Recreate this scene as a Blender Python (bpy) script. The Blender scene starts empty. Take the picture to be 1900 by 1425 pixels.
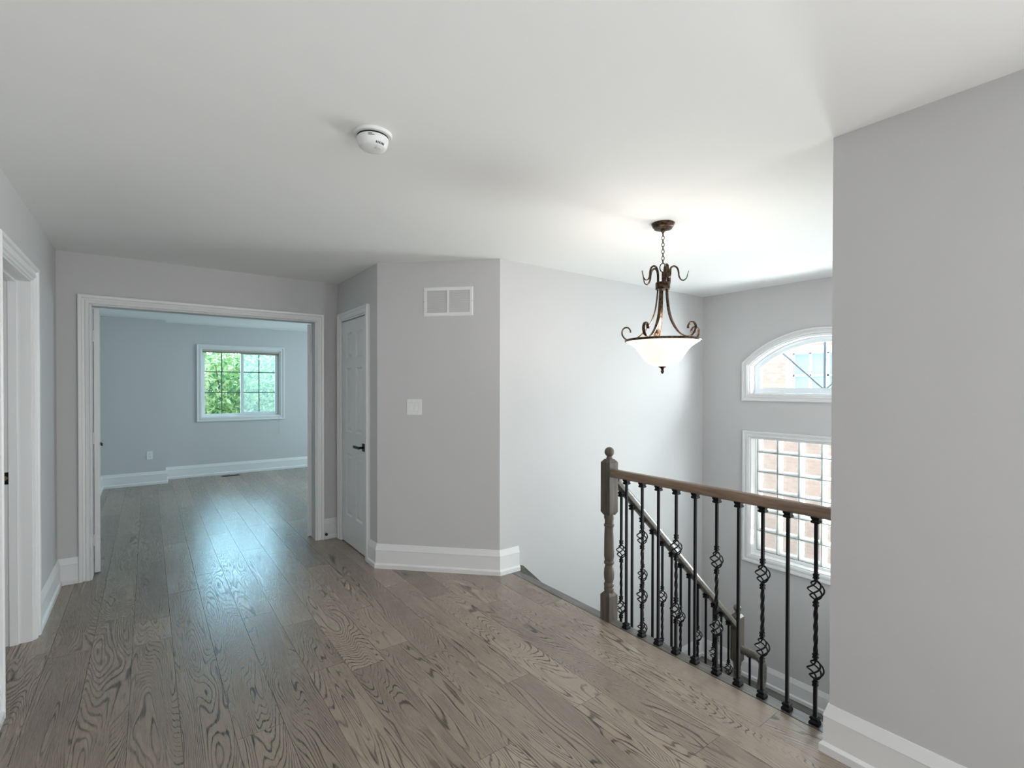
import bpy, bmesh, math, random
from mathutils import Vector, Matrix
random.seed(7)
scene = bpy.context.scene
COL = scene.collection
pi = math.pi

# ------------------------------------------------------------------ camera
F_PX, CY_PX = 915.70, 725.176
yaw, pit, rol = (math.radians(a) for a in (36.4303, -0.4613, -0.1038))
H = 1.453                      # eye height above the upper floor
fw = Vector((math.sin(yaw)*math.cos(pit), math.cos(yaw)*math.cos(pit), math.sin(pit)))
rt0 = Vector((math.cos(yaw), -math.sin(yaw), 0)); dn0 = fw.cross(rt0)
rt = math.cos(rol)*rt0 + math.sin(rol)*dn0
dn = -math.sin(rol)*rt0 + math.cos(rol)*dn0
cam_d = bpy.data.cameras.new('camera'); cam = bpy.data.objects.new('camera', cam_d); COL.objects.link(cam)
cam.matrix_world = Matrix(((rt.x, -dn.x, -fw.x, 0), (rt.y, -dn.y, -fw.y, 0), (rt.z, -dn.z, -fw.z, H), (0, 0, 0, 1)))
cam_d.sensor_width = 36; cam_d.lens = F_PX/1900*36
cam_d.shift_y = (CY_PX-712.5)/1900
cam_d.clip_start = 0.03; cam_d.clip_end = 200
scene.camera = cam
# ------------------------------------------------------------------ view, sky, sun, daylight, added fills
vs = scene.view_settings
vs.view_transform = 'Standard'; vs.look = 'None'; vs.gamma = 1; vs.use_curve_mapping = False
vs.exposure = 0.07
world = bpy.data.worlds.new('sky'); scene.world = world; world.use_nodes = True
wn = world.node_tree.nodes; wl = world.node_tree.links
bg = wn['Background']; bg.inputs['Color'].default_value = (0.62, 0.85, 1.0, 1); bg.inputs['Strength'].default_value = 3.0
# the sky is brighter towards +Y, where the far room's window looks
_tc = wn.new('ShaderNodeTexCoord'); _sp = wn.new('ShaderNodeSeparateXYZ'); _mr = wn.new('ShaderNodeMapRange')
_mr.inputs['From Min'].default_value = 0.45; _mr.inputs['From Max'].default_value = 0.9; _mr.inputs['To Min'].default_value = 3.0; _mr.inputs['To Max'].default_value = 18.0
_mc = wn.new('ShaderNodeMix'); _mc.data_type = 'RGBA'; _mf = wn.new('ShaderNodeMapRange')
_mf.inputs['From Min'].default_value = 0.45; _mf.inputs['From Max'].default_value = 0.9
_mc.inputs['A'].default_value = (0.72, 0.89, 1.0, 1); _mc.inputs['B'].default_value = (0.40, 0.76, 1.0, 1)
wl.new(_sp.outputs['Y'], _mf.inputs['Value']); wl.new(_mf.outputs[0], _mc.inputs['Factor']); wl.new(_mc.outputs['Result'], bg.inputs['Color'])
wl.new(_tc.outputs['Generated'], _sp.inputs[0]); wl.new(_sp.outputs['Y'], _mr.inputs['Value']); wl.new(_mr.outputs[0], bg.inputs['Strength'])
scene.cycles.diffuse_bounces = 6; scene.cycles.max_bounces = 14; scene.cycles.transparent_max_bounces = 24
scene.cycles.sample_clamp_indirect = 6
scene.cycles.caustics_reflective = False; scene.cycles.caustics_refractive = False

def add_light(name, kind, loc, power, color=(1, 1, 1), direction=None, **kw):
    d = bpy.data.lights.new(name, kind); d.energy = power; d.color = color
    for k, v in kw.items(): setattr(d, k, v)
    o = bpy.data.objects.new(name, d); COL.objects.link(o); o.location = loc
    if direction is not None: o.rotation_euler = Vector(direction).to_track_quat('-Z', 'Y').to_euler()
    return o
add_light('sun', 'SUN', (0, 0, 20), 0.9, (1.0, 0.95, 0.86), (0.78, 0.02, -0.62), angle=0.02)
# fills added out of view; the far room's stands in for an unseen window
add_light('hall_side_fill', 'AREA', (2.15, -1.25, 1.10), 115, (0.94, 0.98, 1.0), (-1, 0.25, 0.0), shape='RECTANGLE', size=1.2, size_y=1.9)  # added fill for the left wall and floor; the right wall is solid here
add_light('hall_back_fill', 'AREA', (0.75, -2.93, 1.50), 24, (0.96, 0.98, 1.0), (0, 1, 0.02), shape='RECTANGLE', size=2.2, size_y=1.7)  # added fill behind the camera; the back wall has no window
add_light('stair_side_fill', 'AREA', (3.6, 0.86, 0.7), 18, (0.97, 0.99, 1.0), (0, 1, 0), shape='RECTANGLE', size=1.7, size_y=2.4)  # added fill for the stair wall, hidden behind the right wall's end
add_light('daylight_far_room_window', 'AREA', (4.10, 7.2, 1.45), 68, (0.66, 0.90, 1.0), (-1, 0, -0.05), shape='RECTANGLE', size=1.8, size_y=1.5)
# area lights added outside, out of view, to strengthen light through the stair windows
add_light('stair_window_fill', 'AREA', (5.34, 1.22, 0.85), 410, (0.90, 0.98, 1.0), (-1, 0.05, 0.22), shape='RECTANGLE', size=1.25, size_y=2.5)
add_light('yard_bounce_fill', 'AREA', (6.3, 1.95, -1.4), 420, (1.0, 0.97, 0.93), (-0.55, 0.0, 0.9), shape='RECTANGLE', size=1.6, size_y=3.2)
add_light('side_room_fill', 'AREA', (-2.4, 3.4, 1.5), 9, (0.95, 0.97, 1.0), (1, 0, 0), shape='RECTANGLE', size=1.2, size_y=1.2)  # added fill inside the unseen room behind the left door

# ------------------------------------------------------------------ materials
def lin(c):
    return tuple(((v/255)/12.92 if v/255 <= 0.04045 else ((v/255+0.055)/1.055)**2.4) for v in c) + (1,)
def mat(name, color, rough=0.5, metal=0.0, spec=0.5, **kw):
    m = bpy.data.materials.new(name); m.use_nodes = True
    b = m.node_tree.nodes['Principled BSDF']
    b.inputs['Base Color'].default_value = color if len(color) == 4 else tuple(color)+(1,)
    b.inputs['Roughness'].default_value = rough; b.inputs['Metallic'].default_value = metal
    b.inputs['Specular IOR Level'].default_value = spec
    for k, v in kw.items(): b.inputs[k].default_value = v
    return m
def N(m, t, **kw):
    n = m.node_tree.nodes.new(t)
    for k, v in kw.items(): setattr(n, k, v)
    return n
def L(m, a, b): m.node_tree.links.new(a, b)
def noise_bump(m, scale, strength, dist=0.002):
    t = N(m, 'ShaderNodeTexCoord'); n = N(m, 'ShaderNodeTexNoise'); n.inputs['Scale'].default_value = scale; n.inputs['Detail'].default_value = 3
    b = N(m, 'ShaderNodeBump'); b.inputs['Strength'].default_value = strength; b.inputs['Distance'].default_value = dist
    L(m, t.outputs['Object'], n.inputs['Vector']); L(m, n.outputs['Fac'], b.inputs['Height'])
    L(m, b.outputs['Normal'], m.node_tree.nodes['Principled BSDF'].inputs['Normal'])
def mottle(m, c1, c2, scale, stretch=(1, 1, 1), detail=4):
    t = N(m, 'ShaderNodeTexCoord'); mp = N(m, 'ShaderNodeMapping'); mp.inputs['Scale'].default_value = stretch
    n = N(m, 'ShaderNodeTexNoise'); n.inputs['Scale'].default_value = scale; n.inputs['Detail'].default_value = detail
    r = N(m, 'ShaderNodeValToRGB'); r.color_ramp.elements[0].color = c1; r.color_ramp.elements[1].color = c2
    r.color_ramp.elements[0].position = 0.35; r.color_ramp.elements[1].position = 0.65
    L(m, t.outputs['Object'], mp.inputs['Vector']); L(m, mp.outputs['Vector'], n.inputs['Vector'])
    L(m, n.outputs['Fac'], r.inputs['Fac']); L(m, r.outputs['Color'], m.node_tree.nodes['Principled BSDF'].inputs['Base Color'])

M = {}
M['wall'] = mat('wall_paint', (0.59, 0.587, 0.59), 0.6, spec=0.2); noise_bump(M['wall'], 260, 0.03)
M['ceiling'] = mat('ceiling_paint', (0.86, 0.865, 0.86), 0.8, spec=0.2); noise_bump(M['ceiling'], 200, 0.03)
M['trim'] = mat('white_trim_paint', (0.78, 0.785, 0.79), 0.32)
M['door'] = mat('white_door_paint', (0.74, 0.75, 0.75), 0.36)
M['plastic'] = mat('white_plastic', (0.80, 0.81, 0.81), 0.35)
M['vinyl'] = mat('white_vinyl', (0.78, 0.82, 0.84), 0.3)
M['black'] = mat('black_iron', (0.005, 0.005, 0.0065), 0.42, spec=0.22)
M['dark'] = mat('dark_cavity', (0.012, 0.012, 0.012), 0.8)
M['chrome'] = mat('satin_steel', (0.45, 0.43, 0.42), 0.3, 1.0)
M['bronze'] = mat('aged_bronze', (0.06, 0.045, 0.035), 0.36, 0.85); mottle(M['bronze'], (0.016, 0.011, 0.009, 1), (0.12, 0.075, 0.048, 1), 60)
M['duct'] = mat('shaded_duct_metal', (0.2, 0.18, 0.15), 0.5, 0.2); mottle(M['duct'], (0.012, 0.010, 0.008, 1), (0.15, 0.125, 0.10, 1), 11, (1, 1, 0.4))  # brown duct metal, darkened for the shade behind the louvers
M['blind'] = mat('blind_slats', lin((196, 190, 172)), 0.5)
M['brass'] = mat('latch_brass', (0.30, 0.22, 0.15), 0.35, 0.9)

def wood(name, c1, c2, rough, stretch):
    m = mat(name, c1, rough); mottle(m, c1, c2, 22, stretch, 5); return m
M['newel'] = wood('stained_newel_wood', lin((76, 70, 62)), lin((102, 94, 84)), 0.36, (3, 3, 0.25))
M['rail'] = wood('stained_rail_wood', lin((112, 93, 78)), lin((138, 116, 98)), 0.28, (3, 0.25, 3))
M['railx'] = wood('stained_stair_rail_wood', lin((82, 78, 72)), lin((106, 101, 94)), 0.28, (0.25, 3, 3))
M['nosing'] = wood('stained_nosing_wood', lin((92, 91, 88)), lin((113, 111, 107)), 0.2, (3, 0.2, 3))

def floor_mat():
    m = mat('grey_oak_planks', (0.15, 0.13, 0.11), 0.4); nt = m.node_tree
    b = nt.nodes['Principled BSDF']
    geo = N(m, 'ShaderNodeNewGeometry'); at = N(m, 'ShaderNodeAttribute'); at.attribute_name = 'plank'
    off = N(m, 'ShaderNodeVectorMath', operation='MULTIPLY'); off.inputs[1].default_value = (31, 47, 19)
    L(m, at.outputs['Color'], off.inputs[0])
    add = N(m, 'ShaderNodeVectorMath', operation='ADD'); L(m, geo.outputs['Position'], add.inputs[0]); L(m, off.outputs[0], add.inputs[1])
    sep = N(m, 'ShaderNodeSeparateColor'); L(m, at.outputs['Color'], sep.inputs[0])
    def stretched(v):
        mp = N(m, 'ShaderNodeMapping'); mp.inputs['Scale'].default_value = v; L(m, add.outputs[0], mp.inputs['Vector']); return mp.outputs[0]
    # growth field: a broad noise plus a straight run across the plank; its contour lines make the cathedral figure
    n1 = N(m, 'ShaderNodeTexNoise'); n1.inputs['Scale'].default_value = 1.0; n1.inputs['Detail'].default_value = 2.2
    n1.inputs['Roughness'].default_value = 0.38; n1.inputs['Distortion'].default_value = 0.25
    L(m, stretched((5.2, 0.62, 1)), n1.inputs['Vector'])
    mul = N(m, 'ShaderNodeMath', operation='MULTIPLY'); mul.inputs[1].default_value = 58.0; L(m, n1.outputs['Fac'], mul.inputs[0])
    px = N(m, 'ShaderNodeSeparateXYZ'); L(m, geo.outputs['Position'], px.inputs[0])
    run = N(m, 'ShaderNodeMapRange'); run.inputs['From Min'].default_value = 0.35; run.inputs['From Max'].default_value = 1.0
    run.inputs['To Min'].default_value = 0.0; run.inputs['To Max'].default_value = 85.0; L(m, sep.outputs[2], run.inputs['Value'])
    fld = N(m, 'ShaderNodeMath', operation='MULTIPLY_ADD'); L(m, px.outputs['X'], fld.inputs[0]); L(m, run.outputs[0], fld.inputs[1]); L(m, mul.outputs[0], fld.inputs[2])
    nj = N(m, 'ShaderNodeTexNoise'); nj.inputs['Scale'].default_value = 1; nj.inputs['Detail'].default_value = 2; L(m, stretched((48, 7, 1)), nj.inputs['Vector'])
    fj = N(m, 'ShaderNodeMath', operation='MULTIPLY_ADD'); fj.inputs[1].default_value = 0.45; L(m, nj.outputs['Fac'], fj.inputs[0]); L(m, fld.outputs[0], fj.inputs[2])
    fc = N(m, 'ShaderNodeMath', operation='PINGPONG'); fc.inputs[1].default_value = 0.5; L(m, fj.outputs[0], fc.inputs[0])
    rp = N(m, 'ShaderNodeMapRange', interpolation_type='SMOOTHSTEP'); rp.inputs['From Min'].default_value = 0.03; rp.inputs['From Max'].default_value = 0.26
    L(m, fc.outputs[0], rp.inputs['Value'])
    # pores: fine long streaks
    n2 = N(m, 'ShaderNodeTexNoise'); n2.inputs['Scale'].default_value = 1; n2.inputs['Detail'].default_value = 3
    L(m, stretched((210, 7, 1)), n2.inputs['Vector'])
    n3 = N(m, 'ShaderNodeTexNoise'); n3.inputs['Scale'].default_value = 1; n3.inputs['Detail'].default_value = 3
    L(m, stretched((5, 3, 1)), n3.inputs['Vector'])
    # combine into one grain value
    pore = N(m, 'ShaderNodeMapRange'); pore.inputs['From Min'].default_value = 0.34; pore.inputs['From Max'].default_value = 0.54
    L(m, n2.outputs['Fac'], pore.inputs['Value'])
    patch = N(m, 'ShaderNodeMapRange'); patch.inputs['From Min'].default_value = 0.32; patch.inputs['From Max'].default_value = 0.62
    L(m, n3.outputs['Fac'], patch.inputs['Value'])
    ringmix = N(m, 'ShaderNodeMix', data_type='FLOAT'); ringmix.inputs['B'].default_value = 1.0
    iv = N(m, 'ShaderNodeMath', operation='MULTIPLY_ADD'); iv.inputs[1].default_value = -0.6; iv.inputs[2].default_value = 0.5
    L(m, patch.outputs[0], iv.inputs[0]); L(m, iv.outputs[0], ringmix.inputs['Factor']); L(m, rp.outputs[0], ringmix.inputs['A'])
    grain = N(m, 'ShaderNodeMath', operation='MULTIPLY_ADD'); grain.inputs[1].default_value = 0.30
    gm = N(m, 'ShaderNodeMath', operation='MULTIPLY'); gm.inputs[1].default_value = 0.70
    L(m, ringmix.outputs[0], gm.inputs[0]); L(m, pore.outputs[0], grain.inputs[0]); L(m, gm.outputs[0], grain.inputs[2])
    col = N(m, 'ShaderNodeMix', data_type='RGBA'); col.inputs['A'].default_value = lin((54, 47, 42)); col.inputs['B'].default_value = lin((162, 148, 134))
    L(m, grain.outputs[0], col.inputs['Factor'])
    tone = N(m, 'ShaderNodeMapRange'); tone.inputs['To Min'].default_value = 0.80; tone.inputs['To Max'].default_value = 1.12
    L(m, sep.outputs[1], tone.inputs['Value'])
    hsv = N(m, 'ShaderNodeHueSaturation'); L(m, col.outputs['Result'], hsv.inputs['Color']); L(m, tone.outputs[0], hsv.inputs['Value'])
    L(m, hsv.outputs[0], b.inputs['Base Color'])
    rg = N(m, 'ShaderNodeMapRange'); rg.inputs['To Min'].default_value = 0.38; rg.inputs['To Max'].default_value = 0.25
    L(m, grain.outputs[0], rg.inputs['Value']); L(m, rg.outputs[0], b.inputs['Roughness'])
    bp = N(m, 'ShaderNodeBump'); bp.inputs['Strength'].default_value = 0.16; bp.inputs['Distance'].default_value = 0.0015
    L(m, grain.outputs[0], bp.inputs['Height']); L(m, bp.outputs[0], b.inputs['Normal'])
    return m
M['floor'] = floor_mat()

def glass_mat(name, tint=(1, 1, 1, 1), gloss=0.07, rough=0.02):
    m = bpy.data.materials.new(name); m.use_nodes = True; nt = m.node_tree; nt.nodes.clear()
    o = N(m, 'ShaderNodeOutputMaterial'); mx = N(m, 'ShaderNodeMixShader'); tr = N(m, 'ShaderNodeBsdfTransparent'); gl = N(m, 'ShaderNodeBsdfGlossy')
    tr.inputs['Color'].default_value = tint; gl.inputs['Roughness'].default_value = rough; mx.inputs['Fac'].default_value = gloss
    L(m, tr.outputs[0], mx.inputs[1]); L(m, gl.outputs[0], mx.inputs[2]); L(m, mx.outputs[0], o.inputs['Surface'])
    return m
M['glass'] = glass_mat('window_glass', (0.97, 0.985, 0.98, 1), 0.05)
M['block_glass'] = glass_mat('block_glass', (0.92, 0.94, 0.93, 1), 0.05, 0.08)
M['screen'] = None
def screen_mat():
    m = bpy.data.materials.new('insect_screen'); m.use_nodes = True; nt = m.node_tree; nt.nodes.clear()
    o = N(m, 'ShaderNodeOutputMaterial'); mx = N(m, 'ShaderNodeMixShader'); tr = N(m, 'ShaderNodeBsdfTransparent'); df = N(m, 'ShaderNodeBsdfTranslucent')
    df.inputs['Color'].default_value = (0.55, 0.62, 0.62, 1); mx.inputs['Fac'].default_value = 0.10
    L(m, tr.outputs[0], mx.inputs[1]); L(m, df.outputs[0], mx.inputs[2]); L(m, mx.outputs[0], o.inputs['Surface']); return m
M['screen'] = screen_mat()
def translucent_mat(name, color, mixf=0.5, rough=0.4):
    m = bpy.data.materials.new(name); m.use_nodes = True; nt = m.node_tree; nt.nodes.clear()
    o = N(m, 'ShaderNodeOutputMaterial'); mx = N(m, 'ShaderNodeMixShader'); tr = N(m, 'ShaderNodeBsdfTranslucent'); df = N(m, 'ShaderNodeBsdfDiffuse')
    tr.inputs['Color'].default_value = color; df.inputs['Color'].default_value = color; mx.inputs['Fac'].default_value = mixf
    L(m, tr.outputs[0], mx.inputs[1]); L(m, df.outputs[0], mx.inputs[2]); L(m, mx.outputs[0], o.inputs['Surface']); return m
M['block_side'] = translucent_mat('frosted_block_glass', (1.0, 1.0, 1.0, 1), 0.5)
M['curtain'] = translucent_mat('sheer_curtain', (0.75, 0.78, 0.82, 1), 0.6)
M['mortar'] = mat('grey_mortar', lin((120, 126, 124)), 0.8)
def shade_mat():
    m = bpy.data.materials.new('alabaster_glass_lit'); m.use_nodes = True; nt = m.node_tree; nt.nodes.clear()
    o = N(m, 'ShaderNodeOutputMaterial'); ad = N(m, 'ShaderNodeAddShader'); em = N(m, 'ShaderNodeEmission'); df = N(m, 'ShaderNodeBsdfPrincipled')
    df.inputs['Base Color'].default_value = (0.75, 0.72, 0.68, 1); df.inputs['Roughness'].default_value = 0.25
    t = N(m, 'ShaderNodeTexCoord'); n = N(m, 'ShaderNodeTexNoise'); n.inputs['Scale'].default_value = 5; n.inputs['Distortion'].default_value = 1.2
    r = N(m, 'ShaderNodeValToRGB'); r.color_ramp.elements[0].color = (1.0, 0.80, 0.66, 1); r.color_ramp.elements[1].color = (1.0, 0.92, 0.84, 1)
    r.color_ramp.elements[0].position = .3; r.color_ramp.elements[1].position = .6
    L(m, t.outputs['Object'], n.inputs['Vector']); L(m, n.outputs['Fac'], r.inputs['Fac']); L(m, r.outputs['Color'], em.inputs['Color'])
    em.inputs['Strength'].default_value = 0.85
    L(m, em.outputs[0], ad.inputs[0]); L(m, df.outputs[0], ad.inputs[1]); L(m, ad.outputs[0], o.inputs['Surface']); return m
M['shade'] = shade_mat()
def brick_mat():
    m = mat('pale_brick', (0.5, 0.4, 0.35), 0.9); b = m.node_tree.nodes['Principled BSDF']
    t = N(m, 'ShaderNodeTexCoord'); mp = N(m, 'ShaderNodeMapping'); mp.inputs['Rotation'].default_value = (0, pi/2, pi/2)
    br = N(m, 'ShaderNodeTexBrick'); br.inputs['Scale'].default_value = 4.2
    br.inputs['Color1'].default_value = (0.40, 0.255, 0.205, 1); br.inputs['Color2'].default_value = (0.46, 0.31, 0.255, 1); br.inputs['Mortar'].default_value = (0.45, 0.31, 0.26, 1)
    sx = N(m, 'ShaderNodeSeparateXYZ'); cx = N(m, 'ShaderNodeCombineXYZ')
    L(m, t.outputs['Object'], sx.inputs[0]); L(m, sx.outputs['Y'], cx.inputs['X']); L(m, sx.outputs['Z'], cx.inputs['Y'])
    L(m, cx.outputs[0], br.inputs['Vector']); L(m, br.outputs['Color'], b.inputs['Base Color']); return m
M['brick'] = brick_mat()
M['leaf'] = translucent_mat('leaf_green', (0.25, 0.40, 0.15, 1), 0.5)
M['leaf2'] = translucent_mat('leaf_light_green', (0.50, 0.60, 0.32, 1), 0.5)
M['leaf3'] = translucent_mat('leaf_deep_green', (0.09, 0.24, 0.12, 1), 0.5)
M['bark'] = mat('bark', (0.16, 0.12, 0.09), 0.9)
M['ground'] = mat('concrete_yard', (0.5, 0.5, 0.47), 0.9)
M['win_dark'] = mat('neighbour_glass', (0.35, 0.45, 0.55), 0.08)

# ------------------------------------------------------------------ mesh helpers
class MB:
    def __init__(s): s.v = []; s.f = []; s.m = []
    def add(s, vs, fs, mi=0):
        k = len(s.v); s.v += [tuple(p) for p in vs]; s.f += [tuple(i+k for i in f) for f in fs]; s.m += [mi]*len(fs); return s
    def box(s, a, b, mi=0):
        x0, y0, z0 = a; x1, y1, z1 = b
        vs = [(x0,y0,z0),(x1,y0,z0),(x1,y1,z0),(x0,y1,z0),(x0,y0,z1),(x1,y0,z1),(x1,y1,z1),(x0,y1,z1)]
        return s.add(vs, [(0,3,2,1),(4,5,6,7),(0,1,5,4),(1,2,6,5),(2,3,7,6),(3,0,4,7)], mi)
    def prism(s, poly, fn, d0, d1, mi=0):
        n = len(poly)
        vs = [fn(u, v, d0) for u, v in poly]+[fn(u, v, d1) for u, v in poly]
        fs = [tuple(range(n))[::-1], tuple(range(n, 2*n))]+[(i, (i+1) % n, n+(i+1) % n, n+i) for i in range(n)]
        return s.add(vs, fs, mi)
    def lathe(s, prof, c=(0, 0, 0), n=32, mi=0, axis='z', close=False):
        vs = []; fs = []; k = len(prof)
        for i in range(n):
            a = 2*pi*i/n
            for r, z in prof:
                p = (r*math.cos(a), r*math.sin(a), z)
                if axis == 'y': p = (p[0], p[2], p[1])
                if axis == 'x': p = (p[2], p[0], p[1])
                vs.append((c[0]+p[0], c[1]+p[1], c[2]+p[2]))
        for i in range(n):
            j = (i+1) % n
            for q in range(k-1 if not close else k):
                q2 = (q+1) % k
                fs.append((i*k+q, j*k+q, j*k+q2, i*k+q2))
        return s.add(vs, fs, mi)
    def tube(s, path, r, n=10, mi=0, flat=None, up=None, cap=True):
        # swept section; r number or list; flat=(a,b) multiplies the two axes; flat square section with n=4
        path = [Vector(p) for p in path]; K = len(path); vs = []; fs = []
        prev = None
        for i, p in enumerate(path):
            t = (path[min(i+1, K-1)]-path[max(i-1, 0)]).normalized()
            if up is not None: nrm = Vector(up) - t*t.dot(Vector(up))
            elif prev is None:
                a = Vector((0, 0, 1)) if abs(t.z) < 0.9 else Vector((1, 0, 0)); nrm = a - t*t.dot(a)
            else: nrm = prev - t*t.dot(prev)
            nrm.normalize(); prev = nrm; bn = t.cross(nrm)
            ri = r[i] if isinstance(r, (list, tuple)) else r
            fa, fb = flat if flat else (1, 1)
            for q in range(n):
                a = 2*pi*(q+0.5)/n
                vs.append(p+nrm*math.cos(a)*ri*fa+bn*math.sin(a)*ri*fb)
        for i in range(K-1):
            for q in range(n):
                fs.append((i*n+q, i*n+(q+1) % n, (i+1)*n+(q+1) % n, (i+1)*n+q))
        if cap: fs += [tuple(range(n))[::-1], tuple(range((K-1)*n, K*n))]
        return s.add(vs, fs, mi)
    def sweep(s, path, prof, fn, closed=False, mi=0, side=1):
        # 2D polyline path; prof = (offset to the left of the path * side, thickness); fn(u, v, t) -> 3D
        P = [Vector(p) for p in path]; K = len(P); k = len(prof); vs = []; fs = []
        for i in range(K):
            if closed: a, b = P[i-1], P[(i+1) % K]
            else: a, b = P[max(i-1, 0)], P[min(i+1, K-1)]
            d1 = (P[i]-a).normalized() if (P[i]-a).length > 1e-9 else (b-P[i]).normalized()
            d2 = (b-P[i]).normalized() if (b-P[i]).length > 1e-9 else d1
            n1 = Vector((-d1.y, d1.x))*side; n2 = Vector((-d2.y, d2.x))*side
            m = n1+n2; m = m/(m.dot(n1)) if m.length > 1e-6 else n1
            for w, t in prof: q = P[i]+m*w; vs.append(fn(q.x, q.y, t))
        for i in range(K if closed else K-1):
            j = (i+1) % K
            for q in range(k):
                q2 = (q+1) % k; fs.append((i*k+q, j*k+q, j*k+q2, i*k+q2))
        if not closed: fs += [tuple(range(k)), tuple(range((K-1)*k, K*k))]
        return s.add(vs, fs, mi)
    def xf(s, fn):
        s.v = [tuple(fn(*p)) for p in s.v]; return s
    def mesh(s, name, mats, smooth=None, bevel=0):
        me = bpy.data.meshes.new(name); me.from_pydata(s.v, [], s.f)
        mats = mats if isinstance(mats, (list, tuple)) else [mats]
        for m in mats: me.materials.append(m)
        for p, mi in zip(me.polygons, s.m): p.material_index = mi
        bm = bmesh.new(); bm.from_mesh(me)
        bmesh.ops.recalc_face_normals(bm, faces=bm.faces)
        if bevel:
            es = [e for e in bm.edges if len(e.link_faces) == 2 and e.calc_face_angle(0) > 0.5]
            bmesh.ops.bevel(bm, geom=es, offset=bevel, segments=2, profile=0.5, affect='EDGES', clamp_overlap=True)
        if smooth is not None:
            for f in bm.faces: f.smooth = True
            for e in bm.edges:
                if len(e.link_faces) == 2 and e.calc_face_angle(0) > math.radians(smooth): e.smooth = False
        bm.to_mesh(me); bm.free(); return me
    def build(s, name, mats, parent=None, smooth=None, bevel=0, loc=(0, 0, 0), kind=None):
        o = bpy.data.objects.new(name, s.mesh(name, mats, smooth, bevel)); COL.objects.link(o)
        o.location = loc
        if parent is not None: o.parent = parent
        if kind: o['kind'] = kind
        return o
def empty(name, loc=(0, 0, 0), rz=0, kind=None):
    o = bpy.data.objects.new(name, None); COL.objects.link(o); o.location = loc; o.rotation_euler = (0, 0, rz); o.empty_display_size = 0.1
    if kind: o['kind'] = kind
    return o
def tag(o, label, cat, group=None):
    o['label'] = label; o['category'] = cat
    if group: o['group'] = group
    return o
def link_copy(o, parent, loc=None):
    c = o.copy(); COL.objects.link(c); c.parent = parent
    if loc is not None: c.location = loc
    for ch in o.children:
        link_copy(ch, c)
    return c
S = 'structure'

# ------------------------------------------------------------------ plan constants
XL, XC, XR = -0.534, 1.482, 2.185          # left wall, closet wall, right wall / diagonal corner
YD, YW = 4.844, 3.118                      # doorway wall, stair wall
XW = 4.905                                 # stair window wall
YS = 0.823                                 # end of the right wall
YB, YBUMP, XBUMP = 9.38, 9.03, 0.215       # far room back wall and its bump
YC = 3.83                                  # closet wall / diagonal corner
CEIL = 2.44
XFR, YBACK, ZLOW = 4.2, -3.0, -2.98
XN = 2.360                                 # edge of the landing nosing

# ------------------------------------------------------------------ floor (planks along Y)
def build_floor():
    me = bpy.data.meshes.new('floor')
    v = []; f = []; mi = []; cols = []
    def quadbox(x0, x1, y0, y1, c):
        g = 0.0007; k = len(v)
        v.extend([(x0,y0,-.0025),(x1,y0,-.0025),(x1,y1,-.0025),(x0,y1,-.0025),(x0+g,y0+g,0),(x1-g,y0+g,0),(x1-g,y1-g,0),(x0+g,y1-g,0)])
        for q in ((4,5,6,7),(0,1,5,4),(1,2,6,5),(2,3,7,6),(3,0,4,7)):
            f.append(tuple(i+k for i in q)); mi.append(0); cols.append(c)
    known = {-2: [3.56], -1: [3.94, 2.05], 0: [3.79, 3.46, 1.55], 1: [4.18, 5.5, 2.02], 2: [4.47, 2.29, 6.1], 3: [5.62, 3.47, 1.7], 4: [3.21, 2.61, 4.9],
             5: [4.67, 2.50, 1.2], 6: [3.18, 2.61, 1.61], 7: [4.58, 2.41, .9], 8: [3.4, 1.95, .6], 9: [1.62, 3.05], 10: [1.13, 2.75], 11: [1.925], 12: [1.06, 2.5]}
    w = 0.181; x0 = -0.073
    for k in range(-6, 24):
        a, b = x0+k*w, x0+(k+1)*w
        if a < XFR+0.1:
            ymin = YBACK-0.1 if k <= 12 else YD+0.06
            if k == 12: b = min(b, 2.283)
            js = sorted(known.get(k, []))
            y = (js[0] if js else random.uniform(-1, 1)+6)
            rnd = random.Random(k*13+5)
            lo = [y];
            while lo[-1] > ymin: lo.append(lo[-1]-rnd.uniform(0.9, 2.0))
            hi = list(js[1:]); top = js[-1] if js else y
            hi = [j for j in hi]
            t = top
            while t < YB+0.2: t += rnd.uniform(0.9, 2.0); hi.append(t)
            ys = sorted(set(lo+hi)); ys = [max(min(q, YB+0.2), ymin) for q in ys]
            ys = sorted(set(ys))
            if ys[0] > ymin: ys.insert(0, ymin)
            for q in range(len(ys)-1):
                if ys[q+1]-ys[q] > 0.002:
                    quadbox(a, b, ys[q], ys[q+1], (rnd.random(), rnd.random(), rnd.random(), 1))
    def slab(a, b):
        k = len(v); x0_, y0_, z0_ = a; x1_, y1_, z1_ = b
        v.extend([(x0_,y0_,z0_),(x1_,y0_,z0_),(x1_,y1_,z0_),(x0_,y1_,z0_),(x0_,y0_,z1_),(x1_,y0_,z1_),(x1_,y1_,z1_),(x0_,y1_,z1_)])
        for q in ((0,3,2,1),(4,5,6,7),(0,1,5,4),(1,2,6,5),(2,3,7,6),(3,0,4,7)):
            f.append(tuple(i+k for i in q)); mi.append(1); cols.append((.5,.5,.5,1))
    slab((-1.2, YBACK-.1, -.28), (2.283, YD+.05, -.0022)); slab((-1.2, YD+.05, -.28), (XFR+.1, YB+.2, -.0022))
    me.from_pydata(v, [], f); me.materials.append(M['floor']); me.materials.append(M['dark'])
    at = me.attributes.new('plank', 'FLOAT_COLOR', 'FACE')
    for i, c in enumerate(cols): at.data[i].color = c
    for p, q in zip(me.polygons, mi): p.material_index = q
    o = bpy.data.objects.new('floor', me); COL.objects.link(o); o['kind'] = S
build_floor()
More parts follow.
